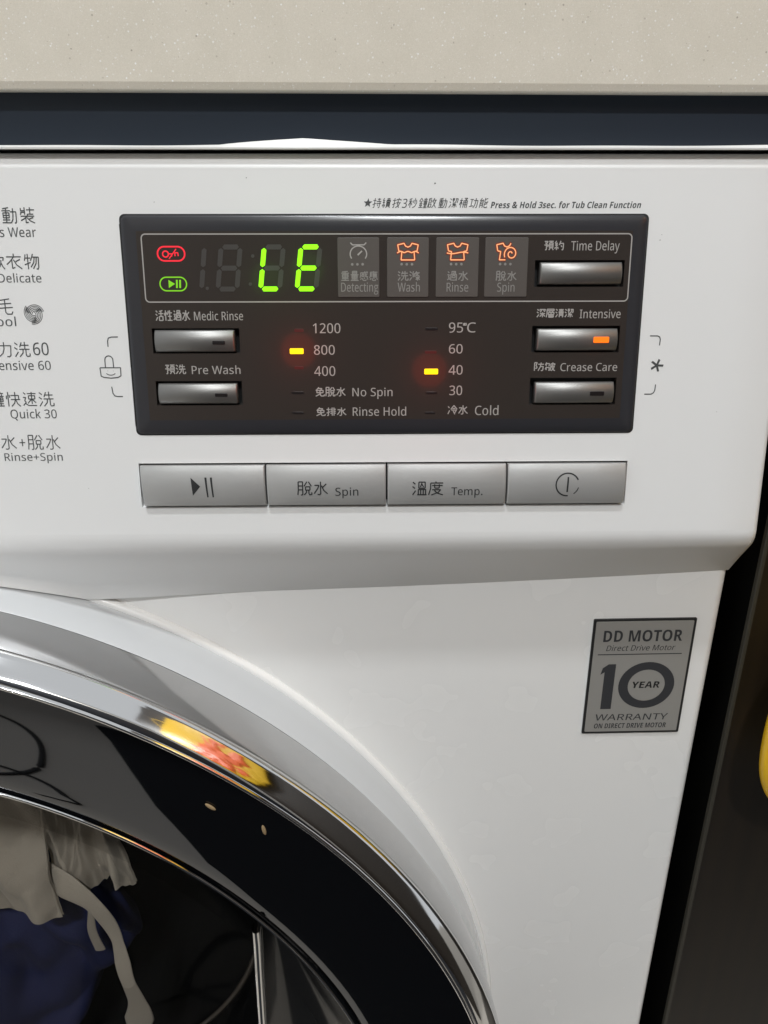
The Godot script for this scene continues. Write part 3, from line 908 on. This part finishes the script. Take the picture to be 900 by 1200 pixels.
func display_window() -> void:
	var x0 := 111.9
	var x1 := 258.1
	var y0 := 34.2
	var y1 := 94.8
	var st := begin()
	# smoked face cut into cells, open over the five small buttons
	var xs := [x0 + 4.2, 118.5, 143.3, 226.9, 252.2, x1 - 4.2]
	var face := 1.0
	var bands := func(ax: float, bx: float, holes: Array) -> void:
		var y := y0 + 4.2
		for h in holes:
			quad(st, mm(ax, y, face), mm(ax, h[0], face), mm(bx, h[0], face), mm(bx, y, face))
			# pocket walls
			quad(st, mm(ax, h[0], face), mm(ax + 0.15, h[0] + 0.15, -2), mm(bx - 0.15, h[0] + 0.15, -2), mm(bx, h[0], face))
			quad(st, mm(ax, h[1], -2), mm(ax, h[1], face), mm(bx, h[1], face), mm(bx, h[1], -2))
			quad(st, mm(ax, h[0], face), mm(ax, h[1], face), mm(ax, h[1], -2), mm(ax, h[0], -2))
			quad(st, mm(bx, h[0], -2), mm(bx, h[1], -2), mm(bx, h[1], face), mm(bx, h[0], face))
			y = h[1]
		quad(st, mm(ax, y, face), mm(ax, y1 - 4.2, face), mm(bx, y1 - 4.2, face), mm(bx, y, face))
	st.set_smooth_group(-1)
	bands.call(xs[0], xs[1], [])
	bands.call(xs[1], xs[2], [[42.7, 49.7], [57.5, 64.5]])
	bands.call(xs[2], xs[3], [])
	bands.call(xs[3], xs[4], [[42.4, 50.2], [57.4, 64.9], [75.6, 82.8]])
	bands.call(xs[4], xs[5], [])
	var window := part("display_window", st, M.smoke, machine, panel_frame)
	window.set_meta("label", "smoked black display window with lit green digits")
	# rounded black frame round the face
	st = begin()
	var rows := []
	for q in [[0.0, -0.3, 1.6], [0.0, 0.15, 1.6], [0.15, 0.4, 1.6], [0.5, 0.55, 1.5], [1.6, 0.78, 1.2], [3.0, 0.94, 0.8], [4.2, 1.0, 0.3]]:
		rows.append(lift(round_rect(x0 + q[0], y0 + q[0], x1 - q[0], y1 - q[0], q[2], 6), q[1]))
	sheet(st, rows, 1, true)
	part("window_frame", st, M.smoke_rim, window)
	st = begin()
	rows = []
	for q in [[-0.35, 0.06], [0.3, 0.08]]:
		rows.append(lift(round_rect(x0 + q[0], y0 + q[0], x1 - q[0], y1 - q[0], 1.5, 6), q[1]))
	sheet(st, rows, -1, true)
	part("gasket", st, M.black, window)
	# fine pale outline round the upper row
	st = begin()
	for half in [[0, 13], [12, 25]]:
		var line := round_rect(117.5, 71.7, 253.7, 89.8, 1.1, 5)
		line.append(line[0])
		stroke(st, line.slice(half[0], half[1]), 0.34, 1.05 + 0.003 * (half[0] % 7))
	part("outline", st, M.pale, window)
	# five small buttons
	var caps := [[119.2, 57.95, 141.9, 64.0], [119.2, 43.2, 142.0, 49.0], [228.3, 76.3, 251.5, 82.2], [228.3, 58.0, 251.5, 64.1], [228.3, 42.9, 251.5, 49.0]]
	var lamps := [[135.7, 60.0, 139.3, 61.1], [135.6, 45.25, 139.3, 46.3], [], [244.4, 60.15, 248.85, 61.85], [244.3, 45.1, 248.5, 46.4]]
	for k in 5:
		var c: Array = caps[k]
		st = begin()
		var prof := []
		for i in 15:
			var f := i / 14.0
			prof.append([lerpf(c[1], c[3], f), 0.7 + 1.5 * pow(maxf(sin(PI * (0.04 + 0.92 * f)), 0.0), 0.62)])
		prof.push_front([c[1], -1.9])
		prof.append([c[3], -1.9])
		rows = []
		for q in prof:
			rows.append(PackedVector3Array([mm(c[0], q[0], minf(q[1], 0.3)), mm(c[0] + 0.1, q[0], q[1] - 0.25), mm(c[0] + 0.4, q[0], q[1]), mm(c[2] - 0.4, q[0], q[1]), mm(c[2] - 0.1, q[0], q[1] - 0.25), mm(c[2], q[0], minf(q[1], 0.3))]))
		sheet(st, rows, 1)
		for e in [[0, 1], [5, -1]]:
			for i in rows.size() - 1:
				var a: Vector3 = rows[i][e[0]]
				var b: Vector3 = rows[i + 1][e[0]]
				var da := Vector3(a.x, a.y, -0.0019)
				var db := Vector3(b.x, b.y, -0.0019)
				st.set_smooth_group(-1)
				if e[1] > 0: quad(st, da, db, b, a)
				else: quad(st, a, b, db, da)
		var button := part("small_button", st, M.small_button, machine, panel_frame)
		button.set_meta("label", ["medic rinse button of dark silver", "pre wash button of dark silver", "time delay button without a light", "intensive button with its orange light on", "crease care button of dark silver"][k])
		if lamps[k].size():
			var l: Array = lamps[k]
			st = begin()
			plate(st, l[0], l[1], l[2], l[3], 0.3, 0.0, 2.36 if k == 3 else 2.27, 0.12)
			part("indicator_light", st, M.orange if k == 3 else M.off_led, button)
		st = begin()
		var p: Array = POCKETS[k]
		box(st, mm(p[0] - 0.3, p[1] - 0.3, -2.6), mm(p[2] + 0.3, p[3] + 0.3, -2.02))
		part("pocket_floor", st, M.socket, machine, panel_frame)
	digits(window)
	stage_tiles(window)
	lamps_and_pills(window)
	var pale: Material = M.pale
	var faint: Material = M.faint
	characters(window, "活性過水", 119.85, 129.71, 66.45, 69.65, 1.05, pale)
	lettering(window, "Medic Rinse", 130.72, 144.55, 66.70, 2.34, 1.05, pale)
	characters(window, "預洗", 121.40, 127.54, 51.55, 54.57, 1.05, pale)
	lettering(window, "Pre Wash", 129.14, 143.11, 51.67, 2.30, 1.05, pale)
	characters(window, "預約", 229.13, 234.88, 85.31, 88.11, 1.05, pale)
	lettering(window, "Time Delay", 236.79, 250.41, 85.39, 2.44, 1.05, pale)
	characters(window, "深層清潔", 227.91, 238.56, 67.11, 69.77, 1.05, pale)
	lettering(window, "Intensive", 240.28, 252.04, 67.00, 2.37, 1.05, pale)
	characters(window, "防皺", 227.75, 234.14, 52.08, 54.80, 1.05, pale)
	lettering(window, "Crease Care", 235.57, 252.12, 52.12, 2.25, 1.05, pale)
	lettering(window, "1200", 164.23, 172.06, 63.05, 2.70, 1.05, pale)
	lettering(window, "800", 164.37, 170.34, 57.04, 2.66, 1.05, pale)
	lettering(window, "400", 164.32, 170.38, 51.02, 2.74, 1.05, pale)
	characters(window, "免脫水", 164.32, 173.40, 45.01, 47.96, 1.05, pale)
	lettering(window, "No Spin", 175.24, 186.92, 45.13, 2.39, 1.05, pale)
	characters(window, "免排水", 164.43, 173.54, 39.35, 42.09, 1.05, pale)
	lettering(window, "Rinse Hold", 175.27, 190.92, 39.44, 2.46, 1.05, pale)
	lettering(window, "95", 203.02, 207.06, 63.14, 2.75, 1.05, pale)
	lettering(window, "C", 208.23, 210.72, 63.12, 2.75, 1.05, pale)
	characters(window, "度圈", 207.09, 208.06, 64.94, 65.88, 1.05, pale, 0.22)
	lettering(window, "60", 203.13, 207.07, 57.25, 2.60, 1.05, pale)
	lettering(window, "40", 203.14, 207.20, 51.25, 2.67, 1.05, pale)
	lettering(window, "30", 203.47, 207.21, 45.35, 2.71, 1.05, pale)
	characters(window, "冷水", 202.95, 209.12, 39.58, 42.55, 1.05, pale)
	lettering(window, "Cold", 211.10, 218.01, 39.48, 2.70, 1.05, pale)
	characters(window, "重量感應", 172.30, 182.88, 77.22, 80.10, 1.22, faint, 0.27)
	characters(window, "洗滌", 188.23, 194.75, 77.19, 80.08, 1.22, faint)
	characters(window, "過水", 202.03, 208.33, 77.16, 80.06, 1.22, faint)
	characters(window, "脫水", 215.91, 221.94, 77.15, 80.04, 1.22, faint)
	lettering(window, "Detecting", 172.47, 182.89, 74.41, 2.42, 1.22, faint)
	lettering(window, "Wash", 188.35, 194.61, 74.38, 2.42, 1.22, faint)
	lettering(window, "Rinse", 202.15, 208.28, 74.35, 2.43, 1.22, faint)
	lettering(window, "Spin", 216.44, 221.35, 74.32, 2.43, 1.22, faint)

func slanted(x: float, y: float, at: Vector2) -> Vector2:
	return at + Vector2(x + y * 0.128, y)

# seven-segment digit: lower left corner at, names of the lit segments in a string of abcdefg
func digit(window: Node, at: Vector2, lit: String, shown := "abcdefg") -> void:
	var w := 5.3
	var h := 11.2
	var t := 0.66
	var g := 0.26
	var segs := {
		"a": [[g + 0.1, h], [w - g - 0.1, h], 0], "b": [[w, h - g], [w, h / 2 + g], 1], "c": [[w, h / 2 - g], [w, g], 1], "d": [[g + 0.1, 0.0], [w - g - 0.1, 0.0], 0],
		"e": [[0.0, h / 2 - g], [0.0, g], 1], "f": [[0.0, h - g], [0.0, h / 2 + g], 1], "g": [[g + 0.1, h / 2], [w - g - 0.1, h / 2], 0]}
	for s in shown:
		var q: Array = segs[s]
		var a := Vector2(q[0][0], q[0][1])
		var b := Vector2(q[1][0], q[1][1])
		var d := (b - a).normalized()
		var n := Vector2(-d.y, d.x) * t
		var outline := [a, a + d * t * 0.75 + n, b - d * t * 0.75 + n, b, b - d * t * 0.75 - n, a + d * t * 0.75 - n]
		var poly := PackedVector2Array()
		for p in outline: poly.append(slanted(p.x, p.y, at))
		if (poly[1] - poly[0]).cross(poly[2] - poly[0]) > 0: poly.reverse()
		var st := begin()
		prism(st, poly, 0.98, 1.1 if s in lit else 1.03)
		part("lit_segment" if s in lit else "dark_segment", st, M.green if s in lit else M.ghost, window)

func digits(window: Node) -> void:
	digit(window, Vector2(128.0, 75.2), "", "bc")
	digit(window, Vector2(137.9, 75.2), "")
	digit(window, Vector2(149.85, 75.2), "def")
	digit(window, Vector2(160.05, 75.2), "adefg")
	for q in [Vector2(134.9, 75.4), Vector2(147.0, 76.5), Vector2(148.0, 84.0)]:
		var st := begin()
		plate(st, q.x - 0.45, q.y - 0.45, q.x + 0.45, q.y + 0.45, 0.42, 0.98, 1.04, 0.03)
		part("dark_segment", st, M.ghost, window)
	for q in [[Vector3(151.0, 78.2, 3.4), 0.000035], [Vector3(162.6, 80.8, 3.4), 0.000045]]:
		glow(q[0], Color(0.5, 1.0, 0.05), q[1])

func glow(at: Vector3, color: Color, energy: float) -> void:   # the light an indicator throws on the window round it
	var l := OmniLight3D.new()
	l.name = "indicator_glow"
	l.position = lean(at.x, at.y, at.z)
	l.light_color = color
	l.light_energy = energy
	l.light_size = 0.0026
	l.omni_range = 0.5
	l.omni_attenuation = 2.0
	l.shadow_enabled = true
	add_child(l, true)

func stage_tiles(window: Node) -> void:
	var x := [[171.6, 183.2], [185.4, 197.0], [199.1, 211.0], [212.8, 224.8]]
	for k in 4:
		var st := begin()
		plate(st, x[k][0], 72.95, x[k][1], 88.85, 0.35, 0.95, 1.16, 0.06)
		part("stage_tile", st, M.tile, window)
		var c: float = (x[k][0] + x[k][1]) / 2
		for i in 3:
			st = begin()
			plate(st, c - 1.75 + 1.45 * i - 0.35, 81.4, c - 1.75 + 1.45 * i + 0.35, 82.1, 0.33, 1.1, 1.2, 0.02)
			part("progress_dot", st, M.faint, window)
		st = begin()
		var z := 1.2
		if k == 0:
			stroke(st, PackedVector2Array([Vector2(c - 2.2, 87.5), Vector2(c - 1.6, 86.9), Vector2(c + 1.6, 86.9), Vector2(c + 2.2, 87.5)]), 0.32, z)
			stroke(st, arc(c, 84.5, 2.3, -35, 215, 24, 2.1), 0.32, z + 0.003)
			stroke(st, PackedVector2Array([Vector2(c - 0.2, 84.2), Vector2(c + 1.0, 85.3)]), 0.4, z + 0.006)
			part("scale_symbol", st, M.pale, window)
			continue
		var paths: Array[PackedVector2Array] = []
		# shirt outline
		var l := c - 2.9
		var shirt := [[0.35, 85.3], [0.05, 86.9], [1.8, 87.3], [2.2, 86.6], [2.9, 86.3], [3.6, 86.6], [4.0, 87.3], [5.75, 86.9], [5.45, 85.3]]
		var pts := PackedVector2Array()
		for q in shirt: pts.append(Vector2(l + q[0], q[1]))
		if k == 3: pts = pts.slice(0, 7)
		paths.append(pts)
		paths.append(PackedVector2Array([Vector2(l + 0.35, 85.3), Vector2(l + 1.2, 85.1), Vector2(l + 1.0 if k != 3 else l + 0.9, 82.9), Vector2(l + (4.8 if k != 3 else 2.6), 82.9)]))
		if k != 3:
			paths.append(PackedVector2Array([Vector2(l + 5.45, 85.3), Vector2(l + 4.6, 85.1), Vector2(l + 4.8, 82.9)]))
			var wave := PackedVector2Array()
			for i in 17:
				var f := i / 16.0
				wave.append(Vector2(l - 0.1 + 6.0 * f, (84.75 + (0.42 * absf(sin(f * PI * 3)) if k == 1 else 0.2 * sin(f * PI * 2 + PI)))))
			paths.append(wave)
		else:
			var whirl := PackedVector2Array()
			for i in 30:
				var t := i / 29.0
				whirl.append(Vector2(l + 4.1, 84.5) + Vector2.from_angle(0.3 + t * 9.6) * (0.3 + 1.75 * t) * Vector2(0.95, 1.0))
			paths.append(whirl)
		var halo := begin()
		for i in paths.size():
			stroke(halo, paths[i], 0.85, z - 0.02 + 0.002 * i)
			stroke(st, paths[i], 0.32, z + 0.003 * i)
		part("symbol_glow", halo, M.orange_halo, window)
		part("lit_shirt_symbol", st, M.orange_line, window)

func pill(st: SurfaceTool, x0: float, y0: float, x1: float, y1: float, width: float, z: float) -> void:
	var r := (y1 - y0) / 2
	var line := round_rect(x0, y0, x1, y1, r - 0.01, 9)
	line.append(line[0])
	stroke(st, line.slice(0, 21), width, z)
	stroke(st, line.slice(20), width, z + 0.004)

func lamps_and_pills(window: Node) -> void:
	var st := begin()
	pill(st, 121.7, 82.75, 129.2, 86.5, 0.42, 1.06)
	stroke(st, arc(123.9, 84.55, 0.8, 0, 180, 10), 0.36, 1.07)
	stroke(st, arc(123.9, 84.55, 0.8, 180, 360, 10), 0.36, 1.073)
	stroke(st, PackedVector2Array([Vector2(124.6, 84.6), Vector2(125.6, 84.6), Vector2(125.6, 83.9)]), 0.32, 1.076)
	stroke(st, PackedVector2Array([Vector2(124.8, 83.3), Vector2(126.9, 85.9)]), 0.3, 1.079)
	stroke(st, PackedVector2Array([Vector2(126.5, 84.0), Vector2(126.5, 84.9), Vector2(127.3, 84.9), Vector2(127.4, 84.0)]), 0.32, 1.082)
	part("lit_key_symbol", st, M.red, window)
	st = begin()
	pill(st, 121.8, 74.75, 129.2, 78.4, 0.34, 1.06)
	flat_poly(st, PackedVector2Array([Vector2(124.2, 77.7), Vector2(124.2, 75.5), Vector2(126.0, 76.6)]), 1.07)
	for x in [126.3, 127.2]:
		flat_poly(st, PackedVector2Array([Vector2(x, 77.7), Vector2(x + 0.5, 77.7), Vector2(x + 0.4, 75.5), Vector2(x - 0.1, 75.5)]), 1.07)
	part("lit_run_symbol", st, M.green_dim, window)
	# spin-speed and temperature lamps
	for q in [[157.45, 57.25, 161.4, 58.85, 1], [196.1, 51.35, 200.1, 52.95, 1], [158.9, 63.4, 161.6, 64.3, 2], [158.6, 52.9, 161.3, 53.8, 2], [157.5, 45.75, 161.2, 46.55, 0], [157.5, 39.95, 161.0, 40.7, 0],
			[196.3, 63.65, 199.85, 64.5, 0], [196.2, 57.25, 199.6, 58.05, 2], [196.6, 45.6, 199.9, 46.35, 0], [196.4, 39.8, 199.4, 40.5, 0]]:
		st = begin()
		plate(st, q[0], q[1], q[2], q[3], 0.3, 0.96, 1.1 if q[4] == 1 else 1.02, 0.05)
		part("indicator_light" if q[4] == 1 else "dark_indicator", st, [M.off_led, M.amber, M.leak_led][q[4]], window)
	glow(Vector3(159.4, 58.0, 4.0), Color(1.0, 0.25, 0.04), 0.00012)
	glow(Vector3(198.1, 52.2, 4.0), Color(1.0, 0.25, 0.04), 0.00012)
	glow(Vector3(246.6, 60.9, 3.4), Color(1.0, 0.35, 0.05), 0.000008)

# ---------------------------------------------------------------- warranty badge
func badge() -> void:
	var frame := Transform3D(Basis(Vector3(0, 0, 1), deg_to_rad(0.5)), world(274.7, -159.2, 0.0))
	var st := begin()
	plate(st, -17.8, -24.1, 17.8, 24.1, 0.5, -0.3, 0.35, 0.12)
	var b := part("warranty_badge", st, paint(Color(0.02, 0.02, 0.02), 0.4), machine, frame)
	b.set_meta("label", "grey metallic warranty sticker with a black border")
	st = begin()
	plate(st, -16.9, -23.2, 16.9, 23.2, 0.4, 0.3, 0.42, 0.03)
	part("face", st, paint(Color(0.37, 0.36, 0.335), 0.42, 0.3), b)
	var ink := paint(Color(0.035, 0.036, 0.04), 0.5)
	lettering(b, "DD MOTOR", -13.9, 13.6, 15.1, 4.5, 0.46, ink, 0.0, true, Transform3D(Basis(), Vector3(0, 0, 1e-7)))
	lettering(b, "Direct Drive Motor", -12.3, 11.6, 11.4, 2.2, 0.46, ink, 0.18, false, Transform3D(Basis(), Vector3(0, 0, 1e-7)))
	st = begin()
	flat_poly(st, PackedVector2Array([Vector2(-15.2, 10.1), Vector2(14.3, 10.1), Vector2(14.3, 9.75), Vector2(-15.2, 9.75)]), 0.46)
	flat_poly(st, PackedVector2Array([Vector2(-12.9, 4.3), Vector2(-10.9, 5.9), Vector2(-8.3, 5.9), Vector2(-8.3, -13.2), Vector2(-12.1, -13.2), Vector2(-12.1, 2.6), Vector2(-13.5, 1.6)]), 0.46)
	var ring := [PackedVector3Array(), PackedVector3Array()]
	for i in 48:
		var t := -TAU * i / 48
		ring[0].append(mm(3.4 + 10.0 * cos(t), -3.2 + 9.8 * sin(t), 0.46))
		ring[1].append(mm(3.4 + 6.6 * cos(t), -3.2 + 6.6 * sin(t), 0.46))
	sheet(st, ring, -1, true)
	part("number_ten", st, ink, b)
	lettering(b, "YEAR", -1.8, 8.3, -4.3, 2.7, 0.46, paint(Color(0.012, 0.012, 0.012), 0.5), 0.12, true, Transform3D(Basis(), Vector3(0, 0, 1e-7)))
	lettering(b, "WARRANTY", -13.6, 12.8, -18.2, 2.7, 0.46, ink, 0.12, false, Transform3D(Basis(), Vector3(0, 0, 1e-7)))
	lettering(b, "ON DIRECT DRIVE MOTOR", -13.6, 12.8, -21.7, 2.1, 0.46, ink, 0.08, true, Transform3D(Basis(), Vector3(0, 0, 1e-7)))

# ---------------------------------------------------------------- door
func door() -> void:
	var at := Transform3D(Basis(), world(0, -338, 0))
	var st := begin()
	lathe(st, [[229.9, 2.0], [230.0, 10.0], [230.6, 20.5], [230.2, 21.6]], 2)
	var d := part("door", st, M.ring_white, machine, at)
	d.set_meta("label", "round chrome-ringed porthole door with a dark glass window")
	st = begin()
	lathe(st, [[231.9, -0.5], [231.9, 1.0], [231.4, 1.9], [230.6, 2.4], [229.7, 2.3]], 1)
	part("bead", st, M.body, d)
	st = begin()
	lathe(st, [[229.8, 20.0], [230.1, 22.0], [230.9, 22.8]], -1)
	lathe(st, [[230.9, 22.8], [231.6, 27.0], [232.3, 34.0], [232.4, 40.5], [232.2, 41.5]], 1)
	part("outer_band", st, M.ring_silver, d)
	st = begin()
	lathe(st, [[231.8, 41.2], [232.4, 42.2], [232.3, 43.2], [231.5, 44.4]], 1)
	lathe(st, [[231.5, 44.4], [230.7, 45.6], [229.7, 47.0], [228.6, 48.3], [227.5, 49.4], [226.9, 49.5]], 2)
	part("chrome_ring", st, M.chrome, d)
	st = begin()
	lathe(st, [[227.0, 49.3], [226.7, 50.2], [226.1, 50.5], [225.5, 49.9]], 1)
	part("rim_line", st, M.chrome, d)
	st = begin()
	lathe(st, [[225.7, 49.7], [221, 50.0], [205, 49.4], [194, 48.2], [188.6, 47.0], [187.4, 46.4], [187.0, 45.4], [185.6, 45.0]], 1)
	part("black_surround", st, M.gloss_black, d)
	st = begin()
	lathe(st, [[185.8, 45.0], [185.6, 46.5], [185.0, 46.9], [184.4, 46.2], [184.2, 42.0]], 1)
	part("inner_trim", st, M.chrome, d)
	# window pane, cut straight on the right where the grip is
	st = begin()
	var rows := []
	for i in 24:
		var f := 1.0 - i / 23.0
		var row := PackedVector3Array()
		for j in 120:
			var t := -TAU * j / 120
			var x := minf(185.0 * cos(t), 142.0) * f
			row.append(mm(x, 185.0 * sin(t) * f, 42.5 + 4.0 * (1.0 - f * f)))
		rows.append(row)
	sheet(st, rows, 1, true)
	part("pane", st, M.glass, d)
	# the glass bowl that reaches into the drum
	st = begin()
	lathe(st, [[170, 40], [158, 24], [146, 0], [140, -30], [132, -52], [120, -62], [60, -68], [0.5, -70]], 1, 120)
	part("glass_bowl", st, M.glass, d)
	st = begin()
	lathe(st, [[123.6, -57.0], [122.6, -56.2], [121.4, -56.4], [120.8, -57.6]], 1, 120)
	part("bowl_edge", st, paint(Color(0.04, 0.032, 0.025), 0.2), d)
	# grip on the right: a chrome bar and a dark hollow behind it
	st = begin()
	var grip := []
	for q in [[140.6, 43.0], [140.4, 47.0], [141.0, 48.5], [142.1, 48.8], [143.1, 48.0], [143.4, 44.0]]:
		var row := PackedVector3Array()
		for i in 41:
			var y := 114.5 - 229.0 * i / 40.0
			row.append(mm(q[0] - 0.0001 * (117.0 * 117.0 - y * y), y, q[1]))
		grip.append(row)
	sheet(st, grip, 1)
	part("grip_bar", st, M.chrome, d)
	st = begin()
	var hollow := []
	for k in 9:
		var row := PackedVector3Array()
		for i in 41:
			var y := 117.0 - 234.0 * i / 40.0
			var wide := sqrt(184.8 * 184.8 - y * y)
			var f := k / 8.0
			row.append(mm(lerpf(142.0, wide, f), y, 45.0 - 9.0 * sin(PI * pow(f, 0.8))))
		hollow.append(row)
	sheet(st, hollow, 1)
	part("grip_hollow", st, paint(Color(0.012, 0.012, 0.012), 0.12), d)
	# specks stuck on the glossy surround
	for q in [[132.0, -168.4, 50.2, 40.0], [147.4, -177.8, 50.0, 80.0]]:
		st = begin()
		pillow(st, 1.9, 0.6, 0.4, 2.0, 1.6)
		var c := part("crumb", st, paint(Color(0.30, 0.21, 0.11), 0.8), self, Transform3D(Basis(Vector3(0, 0, 1), -deg_to_rad(q[3])), world(q[0], q[1], q[2])))
		tag(c, "small tan crumb on the door's black surround, %s of the two" % ("upper" if q[3] < 60 else "lower"), "crumb", "crumbs on the door")

# ---------------------------------------------------------------- washing inside
func hanging(st: SurfaceTool, x0: float, x1: float, top: float, hem: float, z: float, folds: float, depth: float, seed_: int, tilt := 0.0) -> void:   # a length of cloth with falling folds, 1.6 mm thick
	var n := FastNoiseLite.new()
	n.seed = seed_
	n.frequency = 1.1
	n.fractal_octaves = 3
	for side in [0, 1]:
		var rows := []
		for i in 61:
			var t := i / 60.0
			var row := PackedVector3Array()
			for j in 91:
				var f := j / 90.0
				var bend := n.get_noise_2d(f * 1.5, t * 1.1)
				var fine := n.get_noise_2d(f * 5.0 + 40.0, t * 4.0)
				var wave := sin(TAU * (folds * f + 0.55 * bend + 0.12 * t))
				var x := lerpf(x0, x1, f) + 4.0 * bend + tilt * t * (hem - top) * (f - 0.2)
				var y := lerpf(hem + 7.0 * n.get_noise_2d(f * 2.0, 9.0), top, t)
				var d := depth * (wave * absf(wave) * (1.15 - 0.5 * t) + 0.7 * bend) + 1.6 * fine
				row.append(mm(x, y, z + d - 1.6 * side))
			rows.append(row)
		if side == 1: rows.reverse()
		sheet(st, rows, 1)

func laundry() -> void:
	var beige := paint(Color(0.40, 0.35, 0.28), 0.9)
	beige.rim_enabled = true
	beige.rim = 0.3
	beige.normal_enabled = true
	beige.normal_texture = noise_map(0.25, Color(0.36, 0.36, 1), Color(0.64, 0.64, 1), 3, 256)
	beige.uv1_triplanar = true
	beige.uv1_scale = Vector3(22, 22, 22)
	var st := begin()
	hanging(st, -120, 17, -205, -352, -66, 2.6, 6.0, 5)
	hanging(st, 12, 54, -205, -338, -74, 1.3, 5.0, 8, 0.25)
	tag(part("beige_garment", st, beige, self, Transform3D(Basis(), world(0, 0, 0))), "crumpled beige-grey garment hanging behind the door glass", "garment")
	st = begin()
	tube(st, [Vector3(0, 0, 0), Vector3(14, -6, 5), Vector3(27, -18, 7), Vector3(34, -42, 5), Vector3(36, -72, 6), Vector3(39, -100, 4), Vector3(35, -125, 3)], [9.0, 8.5, 5.0, 4.6, 3.2, 4.4, 4.0, 5.0, 8.5, 5.5], 0.16)
	tag(part("fabric_strap", st, beige, self, Transform3D(Basis(), world(8, -326, -72))), "long pale fabric strap hanging down behind the door glass", "strap")
	st = begin()
	tube(st, [Vector3(0, 0, 0), Vector3(1, -18, 2), Vector3(-1, -36, 1), Vector3(1, -52, 0)], [2.2, 1.6, 2.6, 3.0], 0.3)
	tag(part("fabric_ribbon", st, beige, self, Transform3D(Basis(), world(24, -345, -82))), "short thin pale ribbon hanging left of the long fabric strap", "ribbon")
	st = begin()
	var blue := paint(Color(0.010, 0.015, 0.075), 0.85)
	blue.normal_enabled = true
	blue.normal_texture = beige.normal_texture
	blue.uv1_triplanar = true
	blue.uv1_scale = Vector3(22, 22, 22)
	pillow(st, 92, 66, 34, 2.3, 0.25, 10.0, 9, 2)
	tag(part("blue_garment", st, blue, self, Transform3D(Basis(Vector3(0, 0, 1), -0.35), world(-62, -425, -118))), "dark blue garment lying low behind the door glass", "garment")
